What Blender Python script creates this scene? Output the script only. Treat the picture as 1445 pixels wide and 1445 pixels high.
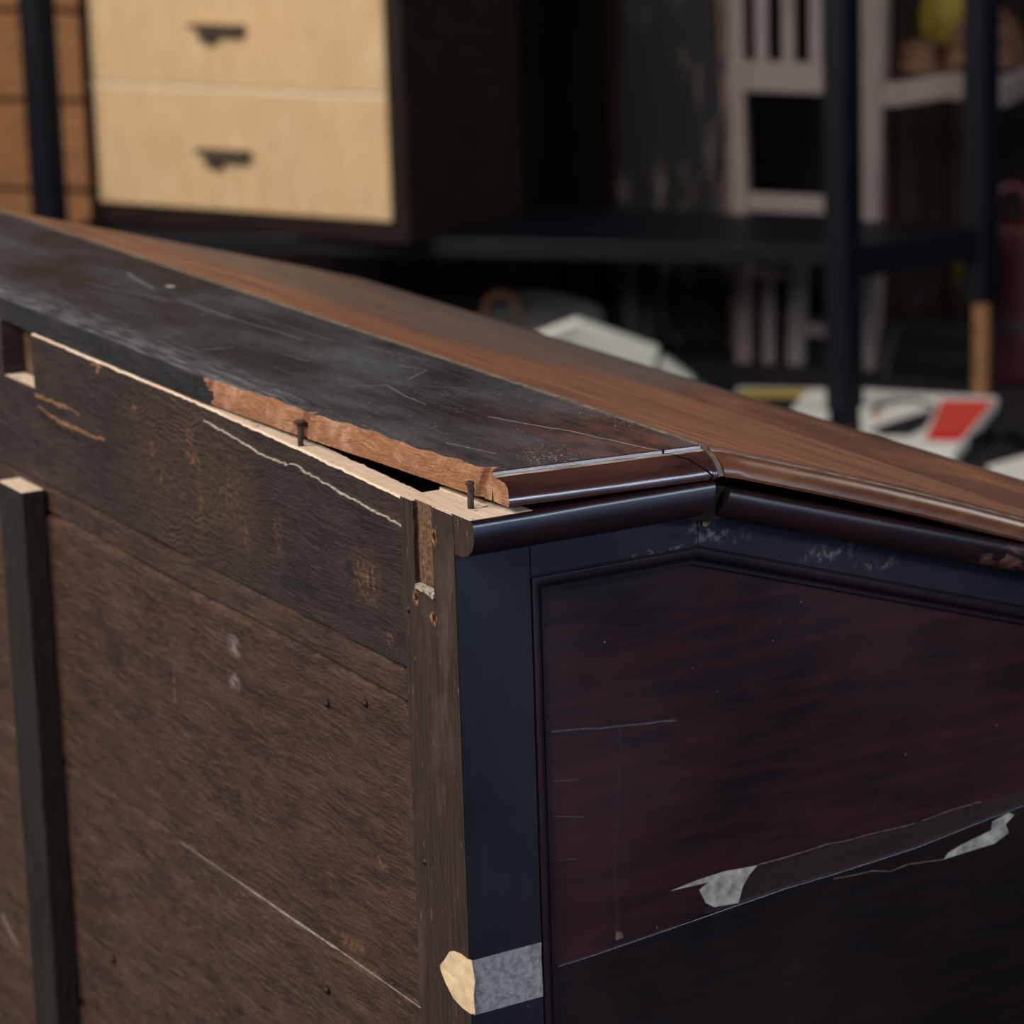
import bpy, bmesh, math, random
from mathutils import Vector, Matrix
import numpy as np
random.seed(4)
rng = np.random.default_rng(7)
for o in list(bpy.data.objects): bpy.data.objects.remove(o)
scene = bpy.context.scene
col = scene.collection
R = math.radians

# ------------------------------------------------------------------ camera
FPX = 4749.66
YAW, PITCH, ROLL = R(28.96239), R(14.06191), R(-1.83325)
CAM = Vector((1.2818, -0.6801, 0.3683))
fwd = Vector((-math.cos(PITCH)*math.cos(YAW), math.cos(PITCH)*math.sin(YAW), -math.sin(PITCH)))
rgt = fwd.cross(Vector((0, 0, 1))).normalized(); upv = rgt.cross(fwd)
cr = math.cos(ROLL)*rgt + math.sin(ROLL)*upv
cu = -math.sin(ROLL)*rgt + math.cos(ROLL)*upv
cd = bpy.data.cameras.new('camera'); cam = bpy.data.objects.new('camera', cd); col.objects.link(cam)
m3 = Matrix((cr, cu, -fwd)).transposed()
cam.matrix_world = Matrix.Translation(CAM) @ m3.to_4x4()
cd.sensor_width = 36.0; cd.lens = FPX/1445*36; cd.clip_start = .05; cd.clip_end = 50
cd.dof.use_dof = True; cd.dof.focus_distance = 1.50; cd.dof.aperture_fstop = 14.5
scene.camera = cam

# ------------------------------------------------------------------ light
world = bpy.data.worlds.new('world'); scene.world = world; world.use_nodes = True
bg = world.node_tree.nodes['Background']; bg.inputs[0].default_value = (.55, .68, 1, 1); bg.inputs[1].default_value = .015
def area_light(name, loc, aim, sx, sy, watts, colour):
    ld = bpy.data.lights.new(name, 'AREA'); ld.shape = 'RECTANGLE'; ld.size = sx; ld.size_y = sy
    ld.energy = watts; ld.color = colour
    o = bpy.data.objects.new(name, ld); col.objects.link(o); o.location = loc
    o.rotation_euler = (Vector(aim)-Vector(loc)).to_track_quat('-Z', 'Y').to_euler()
    return o
area_light('window_light_back', (-1.3, -2.3, 1.75), (-.1, 0, -.1), 1.5, 1.1, 114, (1, .95, .89))
area_light('window_light_shelf', (-3.3, -.7, 1.25), (-4.3, 2.1, -.3), 1.3, 1.0, 70, (1, .93, .83))
area_light('doorway_light', (2.87, .80, .24), (0, .1, 0), 1.3, 1.3, 17, (.36, .58, 1))
area_light('window_light_front', (2.36, 1.48, .74), (0, .1, 0), .75, .26, 30, (.62, .78, 1))
area_light('fill_light_right', (1.6, -2.4, 1.9), (0, .1, -.1), 1.2, 1.0, 74, (1, .96, .91))  # added neutral fill for the desk side, no known window there
area_light('roof_light', (-1.6, 4.3, 2.0), (-3.3, 2.75, -.95), .9, .9, 40, (1, .97, .93))

vs = scene.view_settings
vs.view_transform = 'Standard'; vs.look = 'None'; vs.gamma = 1; vs.exposure = 0.0; vs.use_curve_mapping = False

# ------------------------------------------------------------------ measuring: pixel of the photograph -> point on a known plane
def ray(u, v): return cr*((u-722.5)/FPX) - cu*((v-722.5)/FPX) + fwd
def hit(ax, val, u, v):
    d = ray(u, v); return CAM + d*((val-CAM[ax])/d[ax])
def hit_plane(p, n, u, v):
    d = ray(u, v); return CAM + d*((Vector(p)-CAM).dot(n)/d.dot(n))
def back(u, v, y=0.0): return hit(1, y, u, v)
def side(u, v, x=0.0): return hit(0, x, u, v)
def top(u, v): return hit_plane((0, 0, .0225), Vector((0, .0289, 1)), u, v)
FLOOR = -.95
def flr(u, v, z=FLOOR): return hit(2, z, u, v)

# ------------------------------------------------------------------ node helpers
def group_seg():
    g = bpy.data.node_groups.new('line_mark', 'ShaderNodeTree')
    for n in ('P', 'A', 'B'): g.interface.new_socket(n, in_out='INPUT', socket_type='NodeSocketVector')
    g.interface.new_socket('W', in_out='INPUT', socket_type='NodeSocketFloat')
    g.interface.new_socket('Mask', in_out='OUTPUT', socket_type='NodeSocketFloat')
    N, L = g.nodes, g.links
    gi = N.new('NodeGroupInput'); go = N.new('NodeGroupOutput')
    def vm(op, a, b=None):
        n = N.new('ShaderNodeVectorMath'); n.operation = op; L.new(a, n.inputs[0])
        if b is not None: L.new(b, n.inputs[1])
        return n
    pa = vm('SUBTRACT', gi.outputs['P'], gi.outputs['A']).outputs[0]
    ba = vm('SUBTRACT', gi.outputs['B'], gi.outputs['A']).outputs[0]
    d1 = vm('DOT_PRODUCT', pa, ba).outputs['Value']; d2 = vm('DOT_PRODUCT', ba, ba).outputs['Value']
    t = N.new('ShaderNodeMath'); t.operation = 'DIVIDE'; t.use_clamp = True; L.new(d1, t.inputs[0]); L.new(d2, t.inputs[1])
    sc = N.new('ShaderNodeVectorMath'); sc.operation = 'SCALE'; L.new(ba, sc.inputs[0]); L.new(t.outputs[0], sc.inputs['Scale'])
    ln = vm('LENGTH', vm('SUBTRACT', pa, sc.outputs[0]).outputs[0]).outputs['Value']
    q = N.new('ShaderNodeMath'); q.operation = 'DIVIDE'; L.new(ln, q.inputs[0]); L.new(gi.outputs['W'], q.inputs[1])
    mr = N.new('ShaderNodeMapRange'); mr.inputs[1].default_value = .35; mr.inputs[2].default_value = 1
    mr.inputs[3].default_value = 1; mr.inputs[4].default_value = 0; L.new(q.outputs[0], mr.inputs[0])
    L.new(mr.outputs[0], go.inputs[0])
    return g
SEG = group_seg()
class Mat:
    def __init__(s, name):
        s.m = bpy.data.materials.new(name); s.m.use_nodes = True
        s.t = s.m.node_tree; s.N = s.t.nodes; s.L = s.t.links
        s.b = s.N['Principled BSDF']; s.co = s.N.new('ShaderNodeTexCoord').outputs['Object']
    def put(s, sock, v):
        if isinstance(v, bpy.types.NodeSocket): s.L.new(v, sock)
        elif hasattr(v, '__len__') and len(v) == 3 and sock.type == 'RGBA': sock.default_value = (*v, 1)
        else: sock.default_value = v
    def math(s, op, a, b=0.0, clamp=False):
        n = s.N.new('ShaderNodeMath'); n.operation = op; n.use_clamp = clamp; s.put(n.inputs[0], a); s.put(n.inputs[1], b); return n.outputs[0]
    def vec(s, op, a, b=(0, 0, 0)):
        n = s.N.new('ShaderNodeVectorMath'); n.operation = op; s.put(n.inputs[0], a); s.put(n.inputs[1], b); return n.outputs[0]
    def vlen(s, a):
        n = s.N.new('ShaderNodeVectorMath'); n.operation = 'LENGTH'; s.put(n.inputs[0], a); return n.outputs['Value']
    def xyz(s):
        n = s.N.new('ShaderNodeSeparateXYZ'); s.L.new(s.co, n.inputs[0]); return n.outputs
    def noise(s, stretch=(1, 1, 1), scale=10, detail=5, rough=.55, dist=0, co=None):
        n = s.N.new('ShaderNodeTexNoise'); s.L.new(s.vec('MULTIPLY', co or s.co, stretch), n.inputs['Vector'])
        n.inputs['Scale'].default_value = scale; n.inputs['Detail'].default_value = detail
        n.inputs['Roughness'].default_value = rough; n.inputs['Distortion'].default_value = dist
        return n.outputs['Fac']
    def voro(s, stretch, scale, feature='F1'):
        n = s.N.new('ShaderNodeTexVoronoi'); n.feature = feature; s.L.new(s.vec('MULTIPLY', s.co, stretch), n.inputs['Vector'])
        n.inputs['Scale'].default_value = scale; return n.outputs['Distance']
    def rng(s, v, a, b, c=0.0, d=1.0, smooth=False):
        n = s.N.new('ShaderNodeMapRange'); n.interpolation_type = 'SMOOTHSTEP' if smooth else 'LINEAR'
        s.put(n.inputs[0], v)
        for i, q in enumerate((a, b, c, d)): n.inputs[i+1].default_value = q
        return n.outputs[0]
    def mix(s, f, a, b):
        n = s.N.new('ShaderNodeMix'); n.data_type = 'RGBA'; s.put(n.inputs[0], f)
        s.put(n.inputs[6], a); s.put(n.inputs[7], b); return n.outputs[2]
    def wob(s, amp, scale):
        n = s.N.new('ShaderNodeTexNoise'); s.L.new(s.co, n.inputs['Vector']); n.inputs['Scale'].default_value = scale; n.inputs['Detail'].default_value = 3
        d = s.vec('SUBTRACT', n.outputs['Color'], (.5, .5, .5)); d = s.vec('MULTIPLY', d, (amp, amp, amp))
        return s.vec('ADD', s.co, d)
    def lines(s, polys, P=None, flat=1):
        """polys: list of (points, width, strength) -> a mask of thin marks"""
        k_ = tuple(0 if i == flat else 1 for i in range(3)); P = s.vec('MULTIPLY', P or s.co, k_); out = None
        for pts, w, st in polys:
            pts = [tuple(q*k for q, k in zip(p, k_)) for p in pts]
            for a, b in zip(pts[:-1], pts[1:]):
                n = s.N.new('ShaderNodeGroup'); n.node_tree = SEG; s.L.new(P, n.inputs['P'])
                n.inputs['A'].default_value = a; n.inputs['B'].default_value = b; n.inputs['W'].default_value = w
                o = n.outputs[0] if st == 1 else s.math('MULTIPLY', n.outputs[0], st)
                out = o if out is None else s.math('MAXIMUM', out, o)
        return out
    def blobs(s, items, P=None):
        P = P or s.co; out = None
        for c, r, st in items:
            q = s.vlen(s.vec('DIVIDE', s.vec('SUBTRACT', P, tuple(c)), tuple(r)))
            o = s.rng(q, .0, 1, st, 0)
            out = o if out is None else s.math('MAXIMUM', out, o)
        return out
    def bump(s, h, strength=.5, dist=.001, prev=None):
        n = s.N.new('ShaderNodeBump'); n.inputs['Strength'].default_value = strength; n.inputs['Distance'].default_value = dist
        s.put(n.inputs['Height'], h)
        if prev is not None: s.L.new(prev, n.inputs['Normal'])
        return n.outputs[0]
    def out(s, color, rough=.5, normal=None, spec=.5, metal=0):
        s.put(s.b.inputs['Base Color'], color); s.put(s.b.inputs['Roughness'], rough)
        s.put(s.b.inputs['Specular IOR Level'], spec); s.put(s.b.inputs['Metallic'], metal)
        if normal is not None: s.L.new(normal, s.b.inputs['Normal'])
        return s.m
def plain(name, c, rough=.6, spec=.4, var=.25, scale=40, metal=0, stretch=(1, 1, 1)):
    m = Mat(name); n = m.noise(stretch, scale, 4)
    return m.out(m.mix(m.rng(n, .3, .7), tuple(x*(1-var) for x in c), tuple(min(1, x*(1+var)) for x in c)), rough,
                 m.bump(n, .12, .001), spec, metal)

# ------------------------------------------------------------------ mesh helpers
class G:
    def __init__(s): s.v = []; s.f = []; s.mi = []
    def face(s, idx, mi=0): s.f.append(tuple(idx)); s.mi.append(mi)
    def box(s, lo, hi, mi=0):
        b = len(s.v); x0, y0, z0 = lo; x1, y1, z1 = hi
        s.v += [(x0,y0,z0),(x1,y0,z0),(x1,y1,z0),(x0,y1,z0),(x0,y0,z1),(x1,y0,z1),(x1,y1,z1),(x0,y1,z1)]
        for q in ((0,3,2,1),(4,5,6,7),(0,1,5,4),(1,2,6,5),(2,3,7,6),(3,0,4,7)): s.face([b+i for i in q], mi)
        return s
    def obox(s, o, ux, uy, uz, mi=0):
        """box from corner o with edge vectors"""
        b = len(s.v); o = Vector(o); ux, uy, uz = Vector(ux), Vector(uy), Vector(uz)
        for k in (Vector(), uz): s.v += [tuple(o+k), tuple(o+ux+k), tuple(o+ux+uy+k), tuple(o+uy+k)]
        for q in ((0,3,2,1),(4,5,6,7),(0,1,5,4),(1,2,6,5),(2,3,7,6),(3,0,4,7)): s.face([b+i for i in q], mi)
        return s
    def bar(s, a, b_, w, t, side_dir, mi=0):
        """bar from a to b_, width w along side_dir, thickness t across"""
        a, b_ = Vector(a), Vector(b_); ax = (b_-a).normalized(); sd = Vector(side_dir); sd = (sd-ax*sd.dot(ax)).normalized()
        n = ax.cross(sd)
        return s.obox(a-sd*w/2-n*t/2, b_-a, sd*w, n*t, mi)
    def loft(s, loops, caps=True, mi=0, mf=None, closed=True, capmi=None):
        b = len(s.v); n = len(loops[0])
        for lp in loops: s.v += [tuple(p) for p in lp]
        for i in range(len(loops)-1):
            for j in range(n if closed else n-1):
                k = (j+1) % n
                s.face((b+i*n+j, b+i*n+k, b+(i+1)*n+k, b+(i+1)*n+j), mf(i, j) if mf else mi)
        if caps:
            c = capmi if capmi is not None else (mi, mi)
            s.face([b+j for j in range(n)][::-1], c[0]); s.face([b+(len(loops)-1)*n+j for j in range(n)], c[1])
        return s
    def prism(s, poly, ax, a, b_, mi=0, mf=None):
        """polygon of 2-D points in the plane across axis ax, extruded from a to b_"""
        def p3(p, h):
            return (h, p[0], p[1]) if ax == 0 else (p[0], h, p[1]) if ax == 1 else (p[0], p[1], h)
        return s.loft([[p3(p, a) for p in poly], [p3(p, b_) for p in poly]], mi=mi, mf=mf)
    def tube(s, pts, r, n=8, mi=0, caps=True):
        pts = [Vector(p) for p in pts]; loops = []
        rr = r if hasattr(r, '__len__') else [r]*len(pts)
        for i, p in enumerate(pts):
            d = (pts[min(i+1, len(pts)-1)]-pts[max(i-1, 0)]).normalized()
            a = d.cross(Vector((0, 0, 1))) if abs(d.z) < .9 else d.cross(Vector((1, 0, 0)))
            a.normalize(); c = d.cross(a)
            loops.append([p+(a*math.cos(t)+c*math.sin(t))*rr[i] for t in [2*math.pi*k/n for k in range(n)]])
        return s.loft(loops, caps, mi)
    def build(s, name, mats, parent=None, bevel=0, smooth=False, seg=2, upmat=None):
        me = bpy.data.meshes.new(name); me.from_pydata(s.v, [], s.f); me.update()
        mats = mats if isinstance(mats, (list, tuple)) else [mats]
        for m in mats: me.materials.append(m)
        bm = bmesh.new(); bm.from_mesh(me)
        for fc, k in zip(bm.faces, s.mi): fc.material_index = k; fc.smooth = smooth
        bmesh.ops.recalc_face_normals(bm, faces=bm.faces)
        if upmat is not None:
            bm.normal_update()
            for fc in bm.faces:
                if fc.normal.z > .8: fc.material_index = upmat
        bm.to_mesh(me); bm.free()
        o = bpy.data.objects.new(name, me); col.objects.link(o)
        if parent is not None:
            o.parent = parent; root = parent
            off = Vector((0, 0, 0))
            while root is not None: off += Vector(root.location); root = root.parent
            o.location = -off
        if bevel:
            b = o.modifiers.new('bevel', 'BEVEL'); b.width = bevel; b.segments = seg; b.limit_method = 'ANGLE'; b.angle_limit = R(35)
        if smooth:
            w = o.modifiers.new('edge_split', 'EDGE_SPLIT'); w.split_angle = R(40)
        return o
def tag(o, label, cat, group=None):
    o['label'] = label; o['category'] = cat
    if group: o['group'] = group
    return o
def struct(o): o['kind'] = 'structure'; return o
def thing(name, loc, label, cat, group=None):
    o = bpy.data.objects.new(name, None); col.objects.link(o); o.location = loc; o.empty_display_size = .05
    return tag(o, label, cat, group)
def T(v): return tuple(v)

# ------------------------------------------------------------------ materials of the desk
def top_material():
    m = Mat('worn_black_varnish'); x, y, z = m.xyz()
    W = m.wob(.006, 30)
    g = m.noise((3, 60, 60), 6, 6); big = m.noise((1, 2.2, 1), 9, 5, .6); fine = m.noise((14, 60, 60), 22, 5, .7)
    c = m.mix(m.rng(g, .35, .7), (.015, .0135, .014), (.042, .036, .036))
    # red-brown where the black has worn thin, toward the end and the hinge
    red = m.math('MULTIPLY', m.rng(x, -.17, .0, 0, 1, True), m.rng(y, .03, .11, .15, 1, True))
    red = m.math('MULTIPLY', red, m.rng(m.noise((4, 12, 12), 8, 5), .32, .62))
    c = m.mix(red, c, (.150, .060, .042))
    # bloom and dust
    dust = m.math('MULTIPLY', m.rng(big, .42, .72), m.rng(fine, .35, .7, .35, 1))
    edge = m.math('MULTIPLY', m.rng(y, .006, .042, 1, 0, True), m.rng(x, -.14, -.22, .25, 1, True))
    edge = m.math('MULTIPLY', edge, m.rng(m.noise((4, 30, 10), 9, 6, .65), .38, .66))
    d = m.math('MAXIMUM', m.math('MULTIPLY', dust, .55), m.math('MULTIPLY', edge, .8))
    c = m.mix(d, c, (.18, .18, .19))
    s2_ = m.math('MULTIPLY', m.rng(m.noise((1, 1, 1), 620, 2, .6), .67, .74), m.rng(m.noise((1, 1, 1), 16, 3), .38, .6, .15, .8)); c = m.mix(s2_, c, (.36, .33, .31))
    # scratches
    S = []
    def sc(pts, w=.0006, st=.6): S.append(([T(top(*p)) for p in pts], w, st))
    sc([(690, 588), (800, 608), (965, 643)], .0007, .8); sc([(630, 625), (700, 640)], .0006, .5)
    sc([(180, 385), (215, 408)], .0011, .5); sc([(490, 545), (545, 543), (575, 560), (600, 572)], .0006, .45)
    sc([(250, 420), (345, 455), (430, 480)], .0008, .35); sc([(120, 400), (250, 425), (330, 450)], .0009, .3)
    sc([(560, 515), (600, 522), (580, 535)], .0006, .4); sc([(285, 493), (325, 490)], .0008, .45)
    sc([(400, 500), (437, 510)], .0005, .5); sc([(600, 545), (660, 548)], .0006, .3)
    sc([(350, 445), (470, 480), (640, 515)], .0006, .25)
    c = m.mix(m.math('MULTIPLY', m.lines(S, W, 2), m.rng(fine, .3, .6, .45, 1)), c, (.46, .42, .38))
    fl = m.math('MULTIPLY', m.rng(m.voro((1, 1.6, 1), 120), .04, .10, 1, 0), m.rng(m.noise((1, 1, 1), 34, 2), .47, .56))
    hs = m.math('MULTIPLY', m.rng(m.noise((8, 160, 1), 9, 4, .6, .3, m.wob(.03, 12)), .64, .72), m.rng(m.noise((1, 1, 1), 20, 3), .48, .62)); fl = m.math('MAXIMUM', fl, m.math('MULTIPLY', hs, .6))
    cc = T(top(240, 404)); ch = m.blobs([((cc[0], cc[1], cc[2]), (.005, .003, .01), 3)])
    spk = m.blobs([(T(top(790, 650)), (.05, .02, .03), 1.3), (T(top(880, 590)), (.06, .02, .03), .7)])
    sp = m.math('MULTIPLY', m.rng(m.noise((1, 1, 1), 700, 2), .60, .68), spk)
    c = m.mix(m.math('MAXIMUM', m.math('MAXIMUM', m.math('MULTIPLY', fl, .8), sp), ch, True), c, (.48, .40, .35))
    return m.out(c, m.rng(d, 0, .5, .36, .62), m.bump(m.math('ADD', g, m.math('MULTIPLY', fine, .5)), .25, .0006), .45)

def raw_material():
    m = Mat('raw_broken_wood'); n = m.noise((9, 30, 120), 9, 7, .7, .8, m.wob(.012, 25)); k = m.noise((1, 1, 1), 60, 3)
    c = m.mix(m.rng(n, .3, .7), (.17, .060, .026), (.47, .225, .115))
    c = m.mix(m.rng(k, .55, .75), c, (.52, .30, .19))
    return m.out(c, .85, m.bump(n, 1.0, .0012), .2)
def pale_material():
    m = Mat('pale_bare_wood'); n = m.noise((6, 60, 60), 8, 5); k = m.noise((1, 1, 1), 140, 3)
    c = m.mix(m.rng(n, .3, .7), (.56, .40, .28), (.74, .58, .44))
    c = m.mix(m.rng(k, .66, .74), c, (.14, .08, .05))
    return m.out(c, .85, m.bump(n, .3, .0005), .2)
def plank_material(name, dark, light, fleck=.5, extra=None, rings=None, haze=0, vert=False):
    sv = (lambda a, b: (b, b, a)) if vert else (lambda a, b: (a, a, b))       # grain upright or along the board
    m = Mat(name); W = m.wob(.010, 14)
    g = m.noise(sv(9, 95), 9, 7, .70, .3, W); b = m.noise(sv(2, 9), 8, 5, .6, .5, W); h = m.noise(sv(22, 150), 16, 4, .7, 0, W); k = m.noise((1, 1, 1), 420, 3, .7)
    c = m.mix(m.rng(g, .40, .60), dark, light)
    c = m.mix(m.rng(b, .42, .72, 0, .65), c, tuple(x*1.45 for x in light)); c = m.mix(m.rng(b, .42, .25, 0, .6), c, tuple(x*.7 for x in dark))
    md = m.noise(sv(3.2, 42), 9, 5, .6, .6, W); k2 = m.noise((1, 1, 1), 1100, 2, .6)
    c = m.mix(m.rng(md, .56, .68, 0, .45), c, tuple(min(1, x*1.9) for x in light)); c = m.mix(m.rng(md, .45, .36, 0, .6), c, tuple(x*.45 for x in dark))
    c = m.mix(m.rng(k2, .64, .72, 0, .45), c, tuple(min(1, x*2.4) for x in light))
    hgt = m.math('ADD', m.math('ADD', g, m.math('MULTIPLY', h, .6)), m.math('MULTIPLY', md, .9))
    if rings:
        cen, rad = rings
        q = m.vec('MULTIPLY', m.vec('SUBTRACT', m.wob(.05, 22), cen), (.28, 1, 1.15)); d = m.vlen(q)
        wv = m.math('SINE', m.math('MULTIPLY', d, 1300)); mask = m.math('MINIMUM', m.blobs([(cen, rad, 1.4)]), 1)
        wv = m.math('MULTIPLY', m.math('MULTIPLY', wv, mask), m.rng(b, .3, .6)); hgt = m.math('ADD', hgt, m.math('MULTIPLY', wv, .30))
        c = m.mix(m.math('MULTIPLY', mask, m.rng(m.math('ADD', g, m.math('MULTIPLY', wv, .05)), .40, .62, .1, .8)), c, (.150, .082, .044))
    c = m.mix(m.rng(h, .30, .47, 1, 0), c, tuple(x*.28 for x in dark))
    fib = m.math('MULTIPLY', m.rng(h, .56, .70), m.rng(k, .42, .62)); c = m.mix(m.math('MULTIPLY', fib, .85), c, tuple(min(1, x*2.6) for x in light))
    if haze: c = m.mix(m.rng(m.noise((3, 3, 10), 10, 6, .7), .50, .78, 0, haze), c, (.25, .20, .17))
    fl = m.math('MULTIPLY', m.rng(m.voro((1, 1, 1.9), 80), .05, .12, 1, 0), m.rng(m.noise((1, 1, 1), 24, 3), .54, .62))
    fl = m.math('MULTIPLY', fl, m.rng(k, .35, .55)); c = m.mix(m.math('MULTIPLY', fl, fleck), c, (.46, .20, .07))
    fl2 = m.rng(m.noise((10, 10, 45), 40, 3), .67, .75); c = m.mix(m.math('MULTIPLY', fl2, fleck*.8), c, (.30, .14, .06))
    nrm = m.bump(hgt, 1.0, .0042)
    if extra: c = extra(m, c)
    return m.out(c, .56, nrm, .45)

def plank1_extra(m, c):
    W = m.wob(.006, 90); n = m.noise((1, 1, 1), 330, 4, .7)
    L1 = m.lines([([T(back(48, 556)), T(back(95, 575))], .0016, 1), ([T(back(95, 575)), T(back(112, 584))], .0009, .8), ([T(back(55, 575)), T(back(90, 598))], .0010, .9), ([T(back(82, 594)), T(back(120, 611))], .0019, 1), ([T(back(120, 611)), T(back(147, 621))], .0010, 1),
                  ([T(back(139, 515)), T(back(137, 526))], .0018, 1), ([T(back(143, 517)), T(back(128, 512))], .0010, .8)], W)
    c = m.mix(m.math('MULTIPLY', L1, m.rng(n, .32, .5)), c, (.58, .27, .11))
    D1 = m.lines([([T(back(58, 585)), T(back(85, 606)), T(back(115, 622))], .0018, .8), ([T(back(60, 562)), T(back(95, 586))], .0012, .7)], W)  # dark shadows of the splinters, painted into the plank
    c = m.mix(D1, c, (.008, .006, .006))
    B = m.blobs([(T(back(272, 645)), (.012, .02, .005), 1.7), (T(back(190, 577)), (.006, .02, .005), 1.5), (T(back(215, 632)), (.005, .02, .005), 1.2),
                 (T(back(268, 615)), (.006, .02, .010), 1.2), (T(back(347, 752)), (.005, .02, .014), 1.0), (T(back(392, 755)), (.007, .02, .018), .7),
                 (T(back(515, 815)), (.020, .02, .018), .95), (T(back(228, 676)), (.004, .02, .005), 1.3), (T(back(550, 900)), (.004, .02, .004), 1.5), (T(back(283, 700)), (.006, .02, .03), .75), (T(back(330, 700)), (.04, .02, .03), .45)], W)
    B = m.math('MULTIPLY', B, m.rng(n, .47, .62), True)
    c = m.mix(B, c, (.46, .21, .080))
    K = m.blobs([(T(back(493, 803)), (.0045, .02, .0055), 3)], W); c = m.mix(m.math('MINIMUM', K, 1), c, (.028, .022, .022))
    return c
def plank3_extra(m, c):
    W = m.wob(.005, 50)
    K = m.blobs([(T(back(160, 920)), (.016, .03, .013), 2)], W); c = m.mix(m.math('MINIMUM', K, .75), c, (.035, .018, .012))
    Wt = m.blobs([(T(back(330, 910)), (.010, .03, .007), 1.3), (T(back(330, 960)), (.010, .03, .007), 1.1)], W)
    Wt = m.math('MULTIPLY', Wt, m.rng(m.noise((8, 8, 20), 14, 4), .35, .6)); c = m.mix(Wt, c, (.42, .36, .33))
    H = m.blobs([(T(back(463, 994)), (.0032, .02, .0032), 4), (T(back(516, 993)), (.003, .02, .003), 4)]); c = m.mix(m.math('MINIMUM', H, 1), c, (.012, .01, .01))
    O = m.lines([([T(back(245, 940)), T(back(247, 990))], .0013, .8), ([T(back(535, 1215)), T(back(545, 1225))], .003, .8), ([T(back(485, 1325)), T(back(510, 1338))], .005, .55)], W)
    return m.mix(m.math('MULTIPLY', O, m.rng(m.noise((1, 1, 1), 300, 4, .7), .42, .58)), c, (.46, .21, .09))
def plank4_extra(m, c):
    W = m.wob(.003, 50)
    L1 = m.lines([([T(back(2, 1293)), T(back(46, 1385))], .004, .45)], W); c = m.mix(L1, c, (.5, .4, .33))
    H = m.blobs([(T(back(160, 1355)), (.004, .02, .004), 4), (T(back(462, 1398)), (.003, .02, .003), 4)]); c = m.mix(m.math('MINIMUM', H, 1), c, (.012, .01, .01))
    return c
def stile_material():
    m = Mat('dark_stile_wood'); g = m.noise((110, 60, 4), 8, 6, .6); b = m.noise((1, 1, .5), 30, 5)
    c = m.mix(m.rng(g, .3, .7), (.012, .007, .005), (.050, .028, .020)); c = m.mix(m.rng(b, .56, .76, 0, .7), c, (.10, .07, .052))
    hol = [(593, 762), (613, 757), (588, 843), (613, 872)]
    ring = m.blobs([(T(back(*p)), (.0034, .02, .0042), 1.6) for p in hol], m.wob(.005, 260)); c = m.mix(m.math('MINIMUM', m.math('MULTIPLY', ring, m.rng(m.noise((1, 1, 1), 500, 3), .35, .5)), 1), c, (.42, .17, .05))
    cen = m.blobs([(T(back(p[0]+1, p[1]-1)), (.0021, .02, .0024), 3) for p in hol]); c = m.mix(m.math('MINIMUM', cen, 1), c, (.008, .006, .005))
    nl = m.blobs([(T(back(570, 1460)), (.004, .02, .004), 2), (T(back(571, 1470)), (.004, .02, .004), 2)]); c = m.mix(m.math('MINIMUM', nl, .5), c, (.22, .19, .17))
    sc_ = m.math('MULTIPLY', m.rng(m.noise((50, 1, 12), 9, 4, .6, .4), .62, .72), .5); c = m.mix(sc_, c, (.20, .15, .12))
    return m.out(c, .66, m.bump(g, .5, .0008), .35)
def lacquer(name, a, b, extra=None, rough=.36, along=(6, 5, 60), strength=.12):
    m = Mat(name); g = m.noise(along, 5, 5, .6, .5); k = m.noise((1, 1, 1), 9, 3); f = m.noise((1, 1, 1), 240, 3)
    c = m.mix(m.rng(m.math('ADD', m.math('MULTIPLY', g, .6), m.math('MULTIPLY', k, .5)), .42, .70), a, b)
    sp = m.rng(m.voro((1, 1, 1), 55), .02, .035, .35, 0); c = m.mix(sp, c, (.30, .30, .32))
    if extra: c = extra(m, c)
    return m.out(c, m.rng(k, .3, .7, rough-.05, rough+.07), m.bump(m.math('ADD', g, m.math('MULTIPLY', f, .15)), strength, .0004), .5)
def rail_extra(m, c):
    W = m.wob(.006, 120); n = m.noise((1, 1, 1), 170, 4, .7)
    P = m.blobs([(T(side(995, 746)), (.02, .012, .007), 1.6), (T(side(1030, 755)), (.02, .020, .005), .8), (T(side(1175, 778)), (.02, .024, .006), 1.0), (T(side(1240, 795)), (.02, .016, .004), .8),
                 (T(side(930, 779)), (.02, .022, .002), .9)], W)
    P = m.math('MULTIPLY', P, m.rng(n, .50, .66, 0, .7), True)
    return m.mix(P, c, (.36, .32, .25))
def roll_extra(m, c):
    W = m.wob(.010, 60)
    P = m.blobs([(T(side(1405, 787, .016)), (.02, .020, .0050), 1.6), (T(side(1440, 796, .016)), (.02, .016, .0045), 1.4)], W)
    P = m.math('MULTIPLY', P, m.rng(m.noise((1, 1, 1), 120, 4), .40, .52), True); c = m.mix(P, c, (.16, .065, .045))
    S = m.lines([([T(side(1365, 762, .016)), T(side(1410, 778, .016)), T(side(1445, 790, .016))], .0012, .9), ([T(side(1090, 745, .016)), T(side(1140, 755, .016))], .0006, .3)], W, 0)
    return m.mix(S, c, (.006, .004, .004))
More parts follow.
